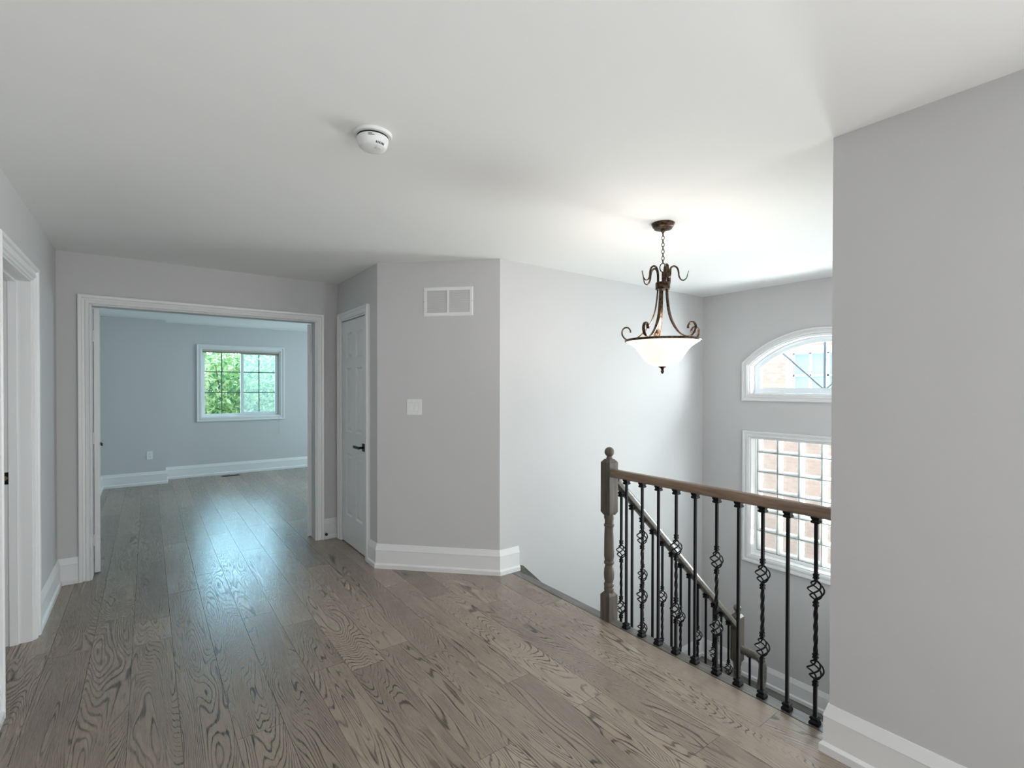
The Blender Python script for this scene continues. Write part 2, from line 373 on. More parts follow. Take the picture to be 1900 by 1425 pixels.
# nosing along the stair opening (with its rounded edge) and the fascia under it
mb = MB()
nos = [(2.284, -.30), (2.284, 0.0005)] + [(XN-.012+.012*math.sin(a), -.0115+.012*math.cos(a)) for a in [i*pi/16 for i in range(0, 17)]] + [(2.335, -.0235), (2.335, -.30)]
mb.prism(nos, lambda x, z, y: (x, y, z), YS-.0, YW-.002)
mb.build('trim_1', M['nosing'], kind=S, smooth=40)
# ------------------------------------------------------------------ ceiling
MB().box((-2.6, YBACK-.1, CEIL), (XW+.3, YB+.3, CEIL+.25)).build('ceiling', M['ceiling'], kind=S)

# ------------------------------------------------------------------ walls
T = 0.12
DL0, DL1, DLZ = 3.112, 3.885, 2.055          # left door opening
mb = MB(); xa, xb = XL-T, XL
mb.box((xa, YBACK, 0), (xb, DL0, CEIL)).box((xa, DL1, 0), (xb, YB+.1, CEIL)).box((xa, DL0, DLZ), (xb, DL1, CEIL))
mb.build('wall_left', M['wall'], kind=S)
DD0, DD1, DDZ = -0.338, 1.268, 2.056         # double doorway opening
ya, yb = YD, YD+T
mb = MB().box((XL, ya, 0), (DD0, yb, CEIL)).box((DD1, ya, 0), (XFR, yb, CEIL)).box((DD0, ya, DDZ), (DD1, yb, CEIL))
mb.build('wall_doorway', M['wall'], kind=S)
CY0, CY1, CZ = 4.068, 4.715, 2.062           # closet door opening
mb = MB().box((XC, YC, 0), (XC+.1, CY0, CEIL)).box((XC, CY1, 0), (XC+.1, YD, CEIL)).box((XC, CY0, CZ), (XC+.1, CY1, CEIL))
mb.build('wall_closet', M['wall'], kind=S)
dq = 0.1
mb = MB().prism([(XC, YC), (XR, YW), (XR+.04, YW+dq), (XC+dq, YC+.04)], lambda x, y, z: (x, y, z), 0, CEIL)
mb.build('wall_diagonal', M['wall'], kind=S)
MB().box((XR, YW, ZLOW), (XW+.3, YW+T, CEIL)).build('wall_stair', M['wall'], kind=S)
MB().box((XR, YBACK, ZLOW), (XW+.3, YS, CEIL)).build('wall_right', M['wall'], kind=S)
MB().box((XL-T, YBACK-.1, 0), (XR+.1, YBACK, CEIL)).build('wall_back', M['wall'], kind=S)
MB().box((XR-.1, YS, ZLOW), (XR, YW, -.28)).build('wall_lower', M['wall'], kind=S)
# stair window wall with an arched and a rectangular opening
YM = 1.945
AH, AZ0, AZ1, AZT = 0.652, 1.383, 1.672, 1.935
def arc(h, zs, zt, n=24, c=YM):
    s_ = zt-zs; R_ = (h*h+s_*s_)/(2*s_); zc = zt-R_; a0 = math.asin(h/R_)
    return [(c+R_*math.sin(a), zc+R_*math.cos(a)) for a in [-a0+2*a0*i/n for i in range(n+1)]]
BY0, BY1, BZ0, BZ1 = 1.305, 2.585, -0.243, 0.948
mb = MB(); X0, X1 = XW, XW+.26
mb.box((X0, YS, ZLOW), (X1, YM-AH, CEIL)).box((X0, YM+AH, ZLOW), (X1, YW, CEIL))
mb.box((X0, YM-AH, ZLOW), (X1, YM+AH, BZ0)).box((X0, YM-AH, BZ1+.05), (X1, YM+AH, AZ0))
mb.box((X0, YM-AH, BZ0), (X1, BY0-.0, BZ1+.05)).box((X0, BY1, BZ0), (X1, YM+AH, BZ1+.05))
ar = arc(AH, AZ1, AZT)
for i in range(len(ar)-1):
    (y0, z0), (y1, z1) = ar[i], ar[i+1]
    mb.prism([(y0, z0), (y1, z1), (y1, CEIL), (y0, CEIL)], lambda y, z, x: (x, y, z), X0, X1)
mb.build('wall_window', M['wall'], kind=S)
# far room walls
WX0, WX1, WZ0, WZ1 = 0.697, 1.866, 0.946, 2.064
mb = MB().box((XBUMP, YB, 0), (WX0, YB+.2, CEIL)).box((WX1, YB, 0), (XFR, YB+.2, CEIL)).box((WX0, YB, 0), (WX1, YB+.2, WZ0)).box((WX0, YB, WZ1), (WX1, YB+.2, CEIL))
mb.build('wall_far', M['wall'], kind=S)
MB().box((XL-T, YBUMP, 0), (XBUMP, YB+.2, CEIL)).build('wall_bump', M['wall'], kind=S)
MB().box((XFR, YD, 0), (XFR+.12, YB+.2, CEIL)).build('wall_far_side', M['wall'], kind=S)
# little room behind the left door, closet interior
mb = MB().box((-2.62, 2.4, -.1), (-2.5, 4.8, CEIL)).box((-2.5, 2.4, 0), (XL-T, 2.5, CEIL)).box((-2.5, 4.7, 0), (XL-T, 4.8, CEIL))
mb.build('wall_side_room', M['wall'], kind=S)
MB().box((-2.5, 2.5, -.12), (-1.195, 4.7, 0)).build('floor_side_room', M['nosing'], kind=S)
MB().box((XC+.5, YC+.1, 0), (XC+.6, YD, CEIL)).build('wall_closet_back', M['wall'], kind=S)

# ------------------------------------------------------------------ baseboards
BASE = [(0, 0), (.028, 0), (.028, .030), (.017, .042), (.016, .140), (.018, .143), (.004, .190), (0, .190)]
def baseboard(name, path, side=1, z0=0.0):
    mb = MB(); mb.sweep(path, BASE, lambda u, v, t: (u, v, t+z0), side=side)
    return mb.build(name, M['trim'], kind=S)
CW = 0.078                                   # casing width
e = 0.0
baseboard('baseboard_left', [(XL, DL1+CW), (XL, YD), (DD0-CW, YD)], -1)
baseboard('baseboard_left_near', [(XL, YBACK), (XL, DL0-CW)], -1)
baseboard('baseboard_doorway', [(DD1+CW, YD), (XC-.012, YD)], -1)
baseboard('baseboard_diagonal', [(XC, CY0-CW-.004), (XC, YC), (XR, YW), (XR+.182, YW)], -1)
baseboard('baseboard_right', [(XR+.09, YS), (XR, YS), (XR, YBACK)], -1)
baseboard('baseboard_far', [(XL, YD+T+.9), (XL, YBUMP), (XBUMP, YBUMP), (XBUMP, YB), (XFR, YB), (XFR, YD+T)], -1)
baseboard('baseboard_landing', [(3.90, YW), (XW, YW), (XW, YS)], -1, -1.49)

# ------------------------------------------------------------------ casings (trim)
CAS = [(0, 0), (0, .011), (.008, .016), (.012, .011), (.016, .021), (.034, .020), (.038, .012), (.052, .016), (.056, .027), (.073, .029), (CW, .023), (CW, 0)]
def cas(name, path, fn, side, prof=CAS, closed=False, m='trim', parent=None):
    mb = MB().sweep(path, prof, fn, closed=closed, side=side)
    return mb.build(name, M[m], parent, kind=S if parent is None else None)
def jamb(name, path, fn, prof, side):
    return MB().sweep(path, prof, fn, side=side).build(name, M['trim'], kind=S)
# doorway: path runs up the left side, over and down the right side (u = X, v = Z)
P = [(DD0, 0), (DD0, DDZ), (DD1, DDZ), (DD1, 0)]
cas('trim_2', P, lambda u, v, t: (u, YD-t, v), 1)
jamb('trim_3', P, lambda u, v, t: (u, YD+t, v), [(.014, .001), (.0035, .001), (.0035, T+.002), (.014, T+.002)], 1)
cas('trim_4', P, lambda u, v, t: (u, YD+T+t, v), 1)
# left door (u = Y, v = Z)
P = [(DL0, 0), (DL0, DLZ), (DL1, DLZ), (DL1, 0)]
cas('trim_5', P, lambda u, v, t: (XL+t, u, v), 1)
jt = jamb('trim_6', P, lambda u, v, t: (XL-t, u, v), [(0, -.003), (-.011, -.003), (-.011, .055), (-.022, .055), (-.022, .090), (-.011, .090), (-.011, T+.004), (0, T+.004)], 1)
# closet door
P = [(CY1, 0), (CY1, CZ), (CY0, CZ), (CY0, 0)]
CASN = [(w*0.98, t) for w, t in CAS]
cas('trim_7', P, lambda u, v, t: (XC-t, u, v), -1, CASN)
# strike plate on the left door's jamb
o = MB().box((XL-.122, DL1-.0135, .905), (XL-.088, DL1-.0108, .972)).build('strike_plate', M['black'], bevel=.001)
tag(o, 'black strike plate on the jamb of the open doorway at far left', 'strike plate')
MB().lathe([(.0001, 0), (.011, 0), (.013, .0022), (.0001, .0025)], (XL-.107, DL1-.0136, .940), 16, axis='y').xf(lambda x, y, z: (x, 2*(DL1-.0136)-y, z)).build('latch_hole', M['brass'], o, smooth=30)

# ------------------------------------------------------------------ panel doors
def panel_slab(w, h, th=0.035, both=True):
    # local: width along +x from 0, thickness along +y (front at y=0), height z
    mb = MB(); d = 0.011; st = .107; mid = .107
    cw = (w-2*st-mid)/2
    cols_ = [(st, st+cw), (st+cw+mid, w-st)]
    rows = [(.258, .828), (1.03, 1.615), (1.708, 1.94)]
    k = (h)/2.05; rows = [(a*k, b*k) for a, b in rows]
    faces = [(0.0, 1)] + ([(th, -1)] if both else [])
    mb.box((0, d, 0), (w, th-(d if both else 0), h))
    for y0, sg in faces:
        a, b = sorted((y0, y0+sg*d))
        zs = [0]+[q for r in rows for q in r]+[h]
        mb.box((0, a, 0), (st, b, h)); mb.box((w-st, a, 0), (w, b, h))
        mb.box((st, a, rows[0][0]), (w-st, b, rows[0][0])) if False else None
        for i in range(0, len(zs), 2): mb.box((st, a, zs[i]), (w-st, b, zs[i+1]))
        for r in rows: mb.box((cols_[0][1], a, r[0]), (cols_[1][0], b, r[1]))
        for c0, c1 in cols_:
            for r0, r1 in rows:
                # sloped moulding and raised field
                yb_ = y0+sg*d; yf = y0+sg*0.0015
                for (i0, ya_), (i1, yb2) in (((0, y0+sg*.0003), (.012, yb_-sg*.0006)), ((.018, yb_-sg*.0006), (.040, yf))):
                    o4 = [(c0+i0, r0+i0), (c1-i0, r0+i0), (c1-i0, r1-i0), (c0+i0, r1-i0)]
                    n4 = [(c0+i1, r0+i1), (c1-i1, r0+i1), (c1-i1, r1-i1), (c0+i1, r1-i1)]
                    vs_ = [(x, ya_, z) for x, z in o4]+[(x, yb2, z) for x, z in n4]
                    mb.add(vs_, [(q, (q+1) % 4, 4+(q+1) % 4, 4+q) for q in range(4)])
                i1 = .040
                mb.add([(c0+i1, yf, r0+i1), (c1-i1, yf, r0+i1), (c1-i1, yf, r1-i1), (c0+i1, yf, r1-i1)], [(0, 1, 2, 3)])
    return mb
def hinge_mesh(mb, x, y, z, h=.09, r=.0065):
    mb.lathe([(.0001, -h/2), (r, -h/2), (r, -h/6-.001), (r*.8, -h/6), (r, -h/6+.001), (r, h/6-.001), (r*.8, h/6), (r, h/6+.001), (r, h/2), (.0001, h/2)], (x, y, z), 12)
    return mb
def lever_mesh(sign=1):
    # local: rosette in the xz plane at y=0, lever reaching along +x*sign, protruding towards -y
    mb = MB().box((-.033, -.009, -.033), (.033, 0, .033)).lathe([(.0001, -.05), (.010, -.05), (.010, 0), (.0001, 0)], (0, 0, 0), 14, axis='y')
    mb.box((-.011*sign, -.056, -.011) if sign > 0 else (-.125, -.056, -.011), (.125, -.044, .011) if sign > 0 else (.011, -.044, .011))
    return mb
# closet door: hinges at the far edge, closed
cd = panel_slab(CY1-CY0-.008, 2.048, both=False)
door = cd.xf(lambda x, y, z: (XC+.001+y, CY1-.004-x, z+.008)).build('door_1', M['door'], kind=S)
for hz in (1.835, 1.05, .265):
    hinge_mesh(MB(), XC-.006, CY1+.001, hz).build('hinge', M['trim'], door, smooth=30)
lv = lever_mesh(1).xf(lambda x, y, z: (XC+.001+y, CY0+.060+x, z+.932)).build('handle', M['black'], door, bevel=.0015); lv['label'] = 'black square lever handle'
MB().box((XC+.044, CY0, 0), (XC+.048, CY1, CZ)).build('dark_door_backing', M['dark'], kind=S)  # dark sheet behind the closet door; its colour gives the gaps their shade
# the two leaves of the far room's double door, swung open into the room
for nm, xx, sg in (('door_2', DD0+.003, 1), ('door_3', DD1-.030, -1)):
    mb = panel_slab(.765, 2.04)
    if sg > 0: fn = lambda x, y, z: (DD0+.004+y, YD+T+.012+x, z+.010)
    else: fn = lambda x, y, z: (DD1-.003-y, YD+T+.012+x, z+.010)
    hx_ = DD0-.001 if sg > 0 else DD1+.001; aa = math.radians(7 if sg > 0 else -27)*1.0
    def turn(x, y, z, c=math.cos(aa), s_=math.sin(aa), h0=hx_, y0=YD+T+.007):
        return (h0+(x-h0)*c-(y-y0)*s_, y0+(x-h0)*s_+(y-y0)*c, z)
    dr = mb.xf(fn).xf(turn).build(nm, M['door'], kind=S)
    hx = DD0-.001 if sg > 0 else DD1+.001
    for hz in (1.84, 1.05, .265): hinge_mesh(MB(), hx, YD+T+.007, hz, .09, .0068).build('hinge', M['trim'], dr, smooth=30)
    if sg > 0: h_ = lever_mesh(-1).xf(lambda x, y, z: (DD0+.038-y, YD+T+.012+.705+x, z+.945))
    else: h_ = lever_mesh(-1).xf(lambda x, y, z: (DD1-.038+y, YD+T+.012+.705+x, z+.945))
    h_.xf(turn).build('handle', M['black'], dr, bevel=.0015)['label'] = 'black square lever handle'
# door stop on the baseboard beside the doorway
ds = empty('door_stop', (1.357, YD-.018, .052)); tag(ds, 'small round metal door stop on the baseboard corner by the closet', 'door stop')
MB().lathe([(.0001, 0), (.012, 0), (.012, -.004), (.006, -.006), (.006, -.030), (.0001, -.030)], (0, 0, 0), 18, axis='y').build('base', M['chrome'], ds, smooth=40)
MB().lathe([(.0001, -.030), (.013, -.030), (.014, -.036), (.011, -.042), (.0001, -.043)], (0, 0, 0), 18, axis='y').build('rubber_tip', M['dark'], ds, smooth=40)

# ------------------------------------------------------------------ far room window (window_1) with blind
w1 = empty('window_1', (0, 0, 0), kind=S)
W = lambda u, v, t: (u, YB-t, v)
P = [(WX0, WZ0), (WX0, WZ1), (WX1, WZ1), (WX1, WZ0)]
CASW = [(w*.067/CW, t) for w, t in CAS]
MB().sweep(P, CASW, W, closed=True, side=1).build('window_casing', M['trim'], w1)
MB().sweep(P, [(0, 0), (-.012, 0), (-.012, -.10), (0, -.10)], W, closed=True, side=1).build('window_jamb', M['trim'], w1)
Q = [(WX0+.012, WZ0+.012), (WX0+.012, WZ1-.012), (WX1-.012, WZ1-.012), (WX1-.012, WZ0+.012)]
MB().sweep(Q, [(0, -.055), (-.020, -.055), (-.020, -.10), (0, -.10)], W, closed=True, side=1).build('window_frame', M['vinyl'], w1)
def sash(x0, x1, z0, z1, y, bw, xm, zr, nm='sash'):
    R_ = [(x0, z0), (x0, z1), (x1, z1), (x1, z0)]
    f = MB().sweep(R_, [(0, 0), (-bw, 0), (-bw, -.028), (0, -.028)], lambda u, v, t: (u, y-t, v), closed=True, side=1).build(nm, M['vinyl'], w1)
    MB().box((x0+bw-.004, y+.012, z0+bw-.004), (x1-bw+.004, y+.015, z1-bw+.004)).build('pane', M['glass'], f)
    mb = MB().box((xm-.008, y+.006, z0+bw), (xm+.008, y+.011, z1-bw))
    for z in zr: mb.box((x0+bw, y+.006, z-.008), (x1-bw, y+.011, z+.008))
    mb.build('muntin', mat('muntin_grey', lin((105, 112, 110)), .4), f)
    return f
sash(WX0+.030, 1.285, WZ0+.03, WZ1-.03, YB+.070, .022, .988, (1.352, 1.692))
sash(1.262, WX1-.030, WZ0+.03, WZ1-.03, YB+.040, .045, 1.541, (1.352, 1.692))
MB().box((1.30, YB+.098, WZ0+.04), (WX1-.035, YB+.0985, WZ1-.04)).build('insect_screen', M['screen'], w1)
bl = empty('window_blind', (0, 0, 0)); tag(bl, 'beige horizontal slat blind pulled fully up at the top of the far room window', 'blind')
MB().box((WX0+.014, YB+.004, WZ1-.040), (WX1-.014, YB+.034, WZ1-.014)).build('head_rail', M['blind'], bl, bevel=.002)
mb = MB()
for i in range(6): mb.box((WX0+.018, YB+.006, WZ1-.0445-.0032*i), (WX1-.018, YB+.032, WZ1-.0425-.0032*i))
mb.build('slat_stack', mat('blind_slat_dark', lin((150, 142, 122)), .5), bl)
MB().tube([(1.845, YB-.012, WZ1-.03), (1.846, YB-.030, WZ1-.05), (1.846, YB-.033, 1.5), (1.846, YB-.030, .66)], .0016, 6).build('pull_cord', M['blind'], bl)
MB().lathe([(.0001, .03), (.003, .028), (.006, .0), (.0001, -.002)], (1.846, YB-.030, .632), 10).build('cord_tassel', M['blind'], bl, smooth=40)

# wall outlet and floor register in the far room
ol = empty('wall_outlet', (.020, YBUMP, .433)); tag(ol, 'white duplex wall outlet above the baseboard in the far room', 'outlet')
MB().box((-.036, -.006, -.060), (.036, 0, .060)).build('cover_plate', M['plastic'], ol, bevel=.003)
for dz in (-.020, .020):
    r_ = MB().prism([(.017*math.cos(a), .0145*math.sin(a)) for a in [i*pi/8 for i in range(16)]], lambda u, v, t: (u, t, v+dz), -.0075, -.005).build('receptacle', M['plastic'], ol)
    MB().box((-.008, -.0079, dz-.004), (-.0055, -.0074, dz+.006)).box((.0055, -.0079, dz-.004), (.008, -.0079+.0005, dz+.006)).lathe([(.0001, -.0079), (.0025, -.0079), (.0025, -.0074)], (0, 0, dz-.0085), 8, axis='y').build('slots', M['dark'], r_)
fr = empty('floor_register', (1.083, 9.17, 0)); tag(fr, 'dark slotted metal floor register below the far room window', 'floor vent')
mb = MB().box((-.135, -.045, 0), (.135, -.036, .004)).box((-.135, .036, 0), (.135, .045, .004)).box((-.135, -.036, 0), (-.120, .036, .004)).box((.120, -.036, 0), (.135, .036, .004))
mb.build('frame', mat('register_brown', lin((70, 64, 60)), .45, .6), fr)
mb = MB()
for i in range(24): mb.box((-.118+i*.01, -.036, .0005), (-.113+i*.01, .036, .003))
mb.build('louvers', mat('register_grille', lin((58, 53, 50)), .5, .6), fr); MB().box((-.12, -.036, .0002), (.12, .036, .0004)).build('backing', M['dark'], fr)

# ------------------------------------------------------------------ arched window (window_2)
w2 = empty('window_2', (0, 0, 0), kind=S)
V = lambda u, v, t: (XW-t, u, v)
def arch_path(h, z0, zs, zt, n=24): return [(YM-h, z0)] + arc(h, zs, zt, n) + [(YM+h, z0)]
A = arch_path(AH, AZ0, AZ1, AZT)
MB().sweep(A, CASW, V, closed=True, side=1).build('window_casing', M['trim'], w2, smooth=25)
MB().sweep(A, [(0, .0), (-.010, .0), (-.010, -.11), (0, -.11)], V, closed=True, side=1).build('window_jamb', M['trim'], w2, smooth=25)
B = arch_path(AH-.012, AZ0+.012, AZ1-.004, AZT-.012)
fr2 = MB().sweep(B, [(0, -.085), (-.026, -.085), (-.026, -.09), (-.052, -.095), (-.052, -.14), (0, -.14)], V, closed=True, side=1).build('window_frame', M['vinyl'], w2, smooth=25)
Cp = arch_path(AH-.062, AZ0+.062, AZ1-.02, AZT-.062)
MB().prism(Cp, lambda y, z, x: (x, y, z), XW+.115, XW+.118).build('pane', M['glass'], w2)
mb = MB().box((XW+.108, YM-.011, AZ0+.05), (XW+.120, YM+.011, AZT-.05))
for sg in (-1, 1):
    p0 = Vector((YM+sg*.016, AZ0+.06)); p1 = Vector((YM+sg*.44, AZ0+.06+.405)); d = (p1-p0).normalized(); n_ = Vector((-d.y, d.x))*.008
    mb.prism([tuple(p0-n_), tuple(p1-n_), tuple(p1+n_), tuple(p0+n_)], lambda y, z, x: (x, y, z), XW+.109, XW+.119)
mb.build('muntin', mat('muntin_bluegrey', lin((150, 166, 178)), .4), w2)

# ------------------------------------------------------------------ glass block window (window_3)
w3 = empty('window_3', (0, 0, 0), kind=S)
P = [(BY0, BZ0), (BY0, BZ1), (BY1, BZ1), (BY1, BZ0)]
MB().sweep(P, CASW, V, closed=True, side=1).build('window_casing', M['trim'], w3)
MB().sweep(P, [(0, .0), (-.012, .0), (-.012, -.10), (0, -.10)], V, closed=True, side=1).build('window_jamb', M['trim'], w3)
bs, joint = 0.2, 0.006
yb0 = 1.36; zb0 = -0.204
def block_meshes(seed):
    rnd = random.Random(seed); h = bs/2-joint/2; D = .078
    face = MB()
    for x in (0, D): face.add([(x, -h, -h), (x, h, -h), (x, h, h), (x, -h, h)], [(0, 1, 2, 3)])
    side = MB(); n = 14
    def rim(k, inset, jig):
        pts = []
        for s_ in range(4):
            for i in range(n):
                t = -1+2*i/n; ins = inset+(rnd.uniform(-jig, jig) if jig else 0)
                a = h-ins
                p = [(t*a, -a), (a, t*a), (-t*a, a), (-a, -t*a)][s_]
                pts.append((k, p[0], p[1]))
        return pts
    r0, r1, r2 = rim(.002, .0, 0), rim(.006, .010, 0.0005), rim(D-.006, .019, .0035)
    m_ = 4*n
    side.add(r0+r1+r2, [(i, (i+1) % m_, m_+(i+1) % m_, m_+i) for i in range(m_)]+[(m_+i, m_+(i+1) % m_, 2*m_+(i+1) % m_, 2*m_+i) for i in range(m_)])
    return side.mesh('glass_block', M['block_side'], smooth=30), face.mesh('block_face', M['block_glass'])
variants = [block_meshes(s_) for s_ in range(5)]
mb = MB()
for i in range(7): y = yb0+i*bs; mb.box((XW+.100, y-joint/2, zb0), (XW+.172, y+joint/2, zb0+6*bs))
for j in range(7): z = zb0+j*bs; mb.box((XW+.1005, yb0, z-joint/2), (XW+.1715, yb0+6*bs, z+joint/2))
mb.build('mortar_joints', M['mortar'], w3)
MB().box((XW+.085, BY0, BZ0), (XW+.19, yb0-joint/2, BZ1+.05)).box((XW+.085, yb0+6*bs+joint/2, BZ0), (XW+.19, BY1, BZ1+.05)).box((XW+.085, yb0-joint/2, BZ0), (XW+.19, yb0+6*bs+joint/2, zb0-joint/2)).build('block_surround', M['trim'], w3)
for i in range(6):
    for j in range(6):
        me_s, me_f = variants[(i*2+j*3) % 5]
        o = bpy.data.objects.new('glass_block', me_s); COL.objects.link(o); o.parent = w3; o.location = (XW+.098, yb0+(i+.5)*bs, zb0+(j+.5)*bs)
        g = bpy.data.objects.new('block_face', me_f); COL.objects.link(g); g.parent = o

# ------------------------------------------------------------------ stairs
RISE, RUN = 1.49/8, 0.20
mb = MB()
Y0s, Y1s = 2.075, YW
for n in range(1, 8):
    xa_, xb_ = 2.336+RUN*(n-1), 2.336+RUN*n
    mb.box((xa_, Y0s, -RISE*n-.03), (xb_+.025, Y1s-.026, -RISE*n))
    mb.box((xa_, Y0s+.01, -RISE*n-RISE-.3), (xb_, Y1s-.026, -RISE*n-.03))
st = mb.build('stairs', M['nosing'], kind=S)
mb = MB().prism([(2.345, -.28), (2.345, .03), (2.40, .03), (2.40+1.44, .03-1.44*.931), (3.90, -1.49), (3.90, -1.75), (3.7, -1.75)], lambda x, z, y: (x, y, z), YW-.025, YW-.001)
mb.build('trim_9', M['nosing'], kind=S)
MB().box((3.736, YS, -1.70), (XW+.05, YW, -1.49)).build('floor_landing', M['nosing'], kind=S)
mb = MB()
for n in range(1, 8):
    xb_, xa_ = 3.736-RUN*(n-1), 3.736-RUN*n
    mb.box((xa_-.025, YS+.02, -1.49-RISE*n-.03), (xb_, 1.95, -1.49-RISE*n)); mb.box((xa_, YS+.02, -1.49-RISE*n-RISE), (xb_, 1.94, -1.49-RISE*n-.03))
mb.build('stairs_lower', M['nosing'], kind=S)
MB().box((XR-.1, YS, ZLOW-.2), (XW+.05, YW, ZLOW)).build('floor_lower', M['nosing'], kind=S)

# ------------------------------------------------------------------ balustrade
def sq_ring(z, a, rot=0):
    return [(a*math.sqrt(2)*math.cos(rot+pi/4+k*pi/2), a*math.sqrt(2)*math.sin(rot+pi/4+k*pi/2), z) for k in range(4)]
def bar(mb, z0, z1, a=.0063, twist=0.0, n=1):
    vs = []; fs = []
    for i in range(n+1): vs += sq_ring(z0+(z1-z0)*i/n, a, twist*i/n)
    for i in range(n):
        for k in range(4): fs.append((i*4+k, i*4+(k+1) % 4, i*4+4+(k+1) % 4, i*4+4+k))
    fs += [(3, 2, 1, 0), (n*4, n*4+1, n*4+2, n*4+3)]
    mb.add(vs, fs)
def collar(mb, z, up=1):
    for dz, a in ((-.007, .0098), (0, .0082), (.007, .0098)):
        mb.box((-a, -a, z+dz-.003), (a, a, z+dz+.003))
    mb.box((-.008, -.008, z-.010), (.008, .008, z+.010))
def basket_mesh():
    mb = MB(); n = 26; h = .040
    for k in range(4):
        path = []
        for i in range(n+1):
            t = i/n; z = -h+2*h*t; r = .005+.026*(math.sin(pi*t)**0.75 if 0 < t < 1 else 0); a = k*pi/2+pi*1.15*t
            path.append((r*math.cos(a), r*math.sin(a), z))
        mb.tube(path, .0036, 6)
    mb.box((-.006, -.006, -h-.008), (.006, .006, -h+.004)).box((-.006, -.006, h-.004), (.006, .006, h+.008))
    return mb.mesh('basket', M['black'], smooth=50)
BASKET = basket_mesh()
def shoe_mesh(name='shoe'):
    mb = MB()
    for z0, z1, a0, a1 in ((0, .010, .0185, .0185), (.010, .018, .0185, .013), (.018, .024, .013, .0165), (.024, .030, .0165, .0165), (.030, .034, .0165, .010)):
        vs = sq_ring(z0, a0)+sq_ring(z1, a1)
        mb.add(vs, [(3, 2, 1, 0), (4, 5, 6, 7)]+[(k, (k+1) % 4, 4+(k+1) % 4, 4+k) for k in range(4)])
    return mb.mesh(name, M['black'])
SHOE = shoe_mesh()
def top_mesh():
    mb = MB(); vs = None
    for z0, z1, a0, a1 in ((0, .004, .010, .0165), (.004, .010, .0165, .0165), (.010, .016, .0165, .013), (.016, .022, .013, .0165), (.022, .032, .0165, .018)):
        vs = sq_ring(z0, a0)+sq_ring(z1, a1)
        mb.add(vs, [(3, 2, 1, 0), (4, 5, 6, 7)]+[(k, (k+1) % 4, 4+(k+1) % 4, 4+k) for k in range(4)])
    return mb.mesh('top_shoe', M['black'])
TOPSHOE = top_mesh()
def make_baluster(parent, x, y, z0, z1, b_off=None, slope=False):
    # b_off: distances of the two basket centres below z1
    mb = MB(); Lh = z1-z0
    if b_off:
        c1, c2 = Lh-b_off[0], Lh-b_off[1]
        bar(mb, 0, max(c2-.044, .02)); bar(mb, c2+.044, c1-.044, .0066, 2*pi*1.25, 60); bar(mb, c1+.044, Lh)
        for z in (c1+.060, c1-.060, c2+.060, c2-.060):
            if z > .04: collar(mb, z)
    else: bar(mb, 0, Lh)
    o = mb.build('baluster', M['black'], parent, loc=(x, y, z0))
    if b_off:
        for c in (c1, c2):
            b = bpy.data.objects.new('basket', BASKET); COL.objects.link(b); b.parent = o; b.location = (0, 0, c)
    s_ = bpy.data.objects.new('shoe', SHOE); COL.objects.link(s_); s_.parent = o
    t_ = bpy.data.objects.new('top_shoe', TOPSHOE); COL.objects.link(t_); t_.parent = o; t_.location = (0, 0, Lh-.030)
    return o
RAILP = [(-.029, .006), (-.020, 0), (.020, 0), (.029, .006), (.030, .022), (.027, .036), (.018, .047), (0, .051), (-.018, .047), (-.027, .036), (-.030, .022)]
def rail_along(path, name, m, parent):
    # path of 3D points; profile lateral/vertical
    mb = MB(); P3 = [Vector(p) for p in path]; K = len(P3); vs = []; fs = []; k = len(RAILP)
    for i in range(K):
        t = (P3[min(i+1, K-1)]-P3[max(i-1, 0)]).normalized()
        if abs(t.z) > .97: lat = make_lat
        else: lat = Vector((-t.y, t.x, 0)).normalized() if Vector((t.x, t.y, 0)).length > .05 else make_lat
        make_lat = lat
        up = lat.cross(t); up = -up if up.dot(Vector((0, 0, 1))) < -1e-3 else up
        if i and up.dot(prev_up) < 0: up = -up
        prev_up = up
        for w, z in RAILP: vs.append(P3[i]+lat*w+up*z)
    for i in range(K-1):
        for q in range(k): fs.append((i*k+q, i*k+(q+1) % k, (i+1)*k+(q+1) % k, (i+1)*k+q))
    fs += [tuple(range(k))[::-1], tuple(range((K-1)*k, K*k))]
    return mb.add(vs, fs).build(name, m, parent, smooth=35)
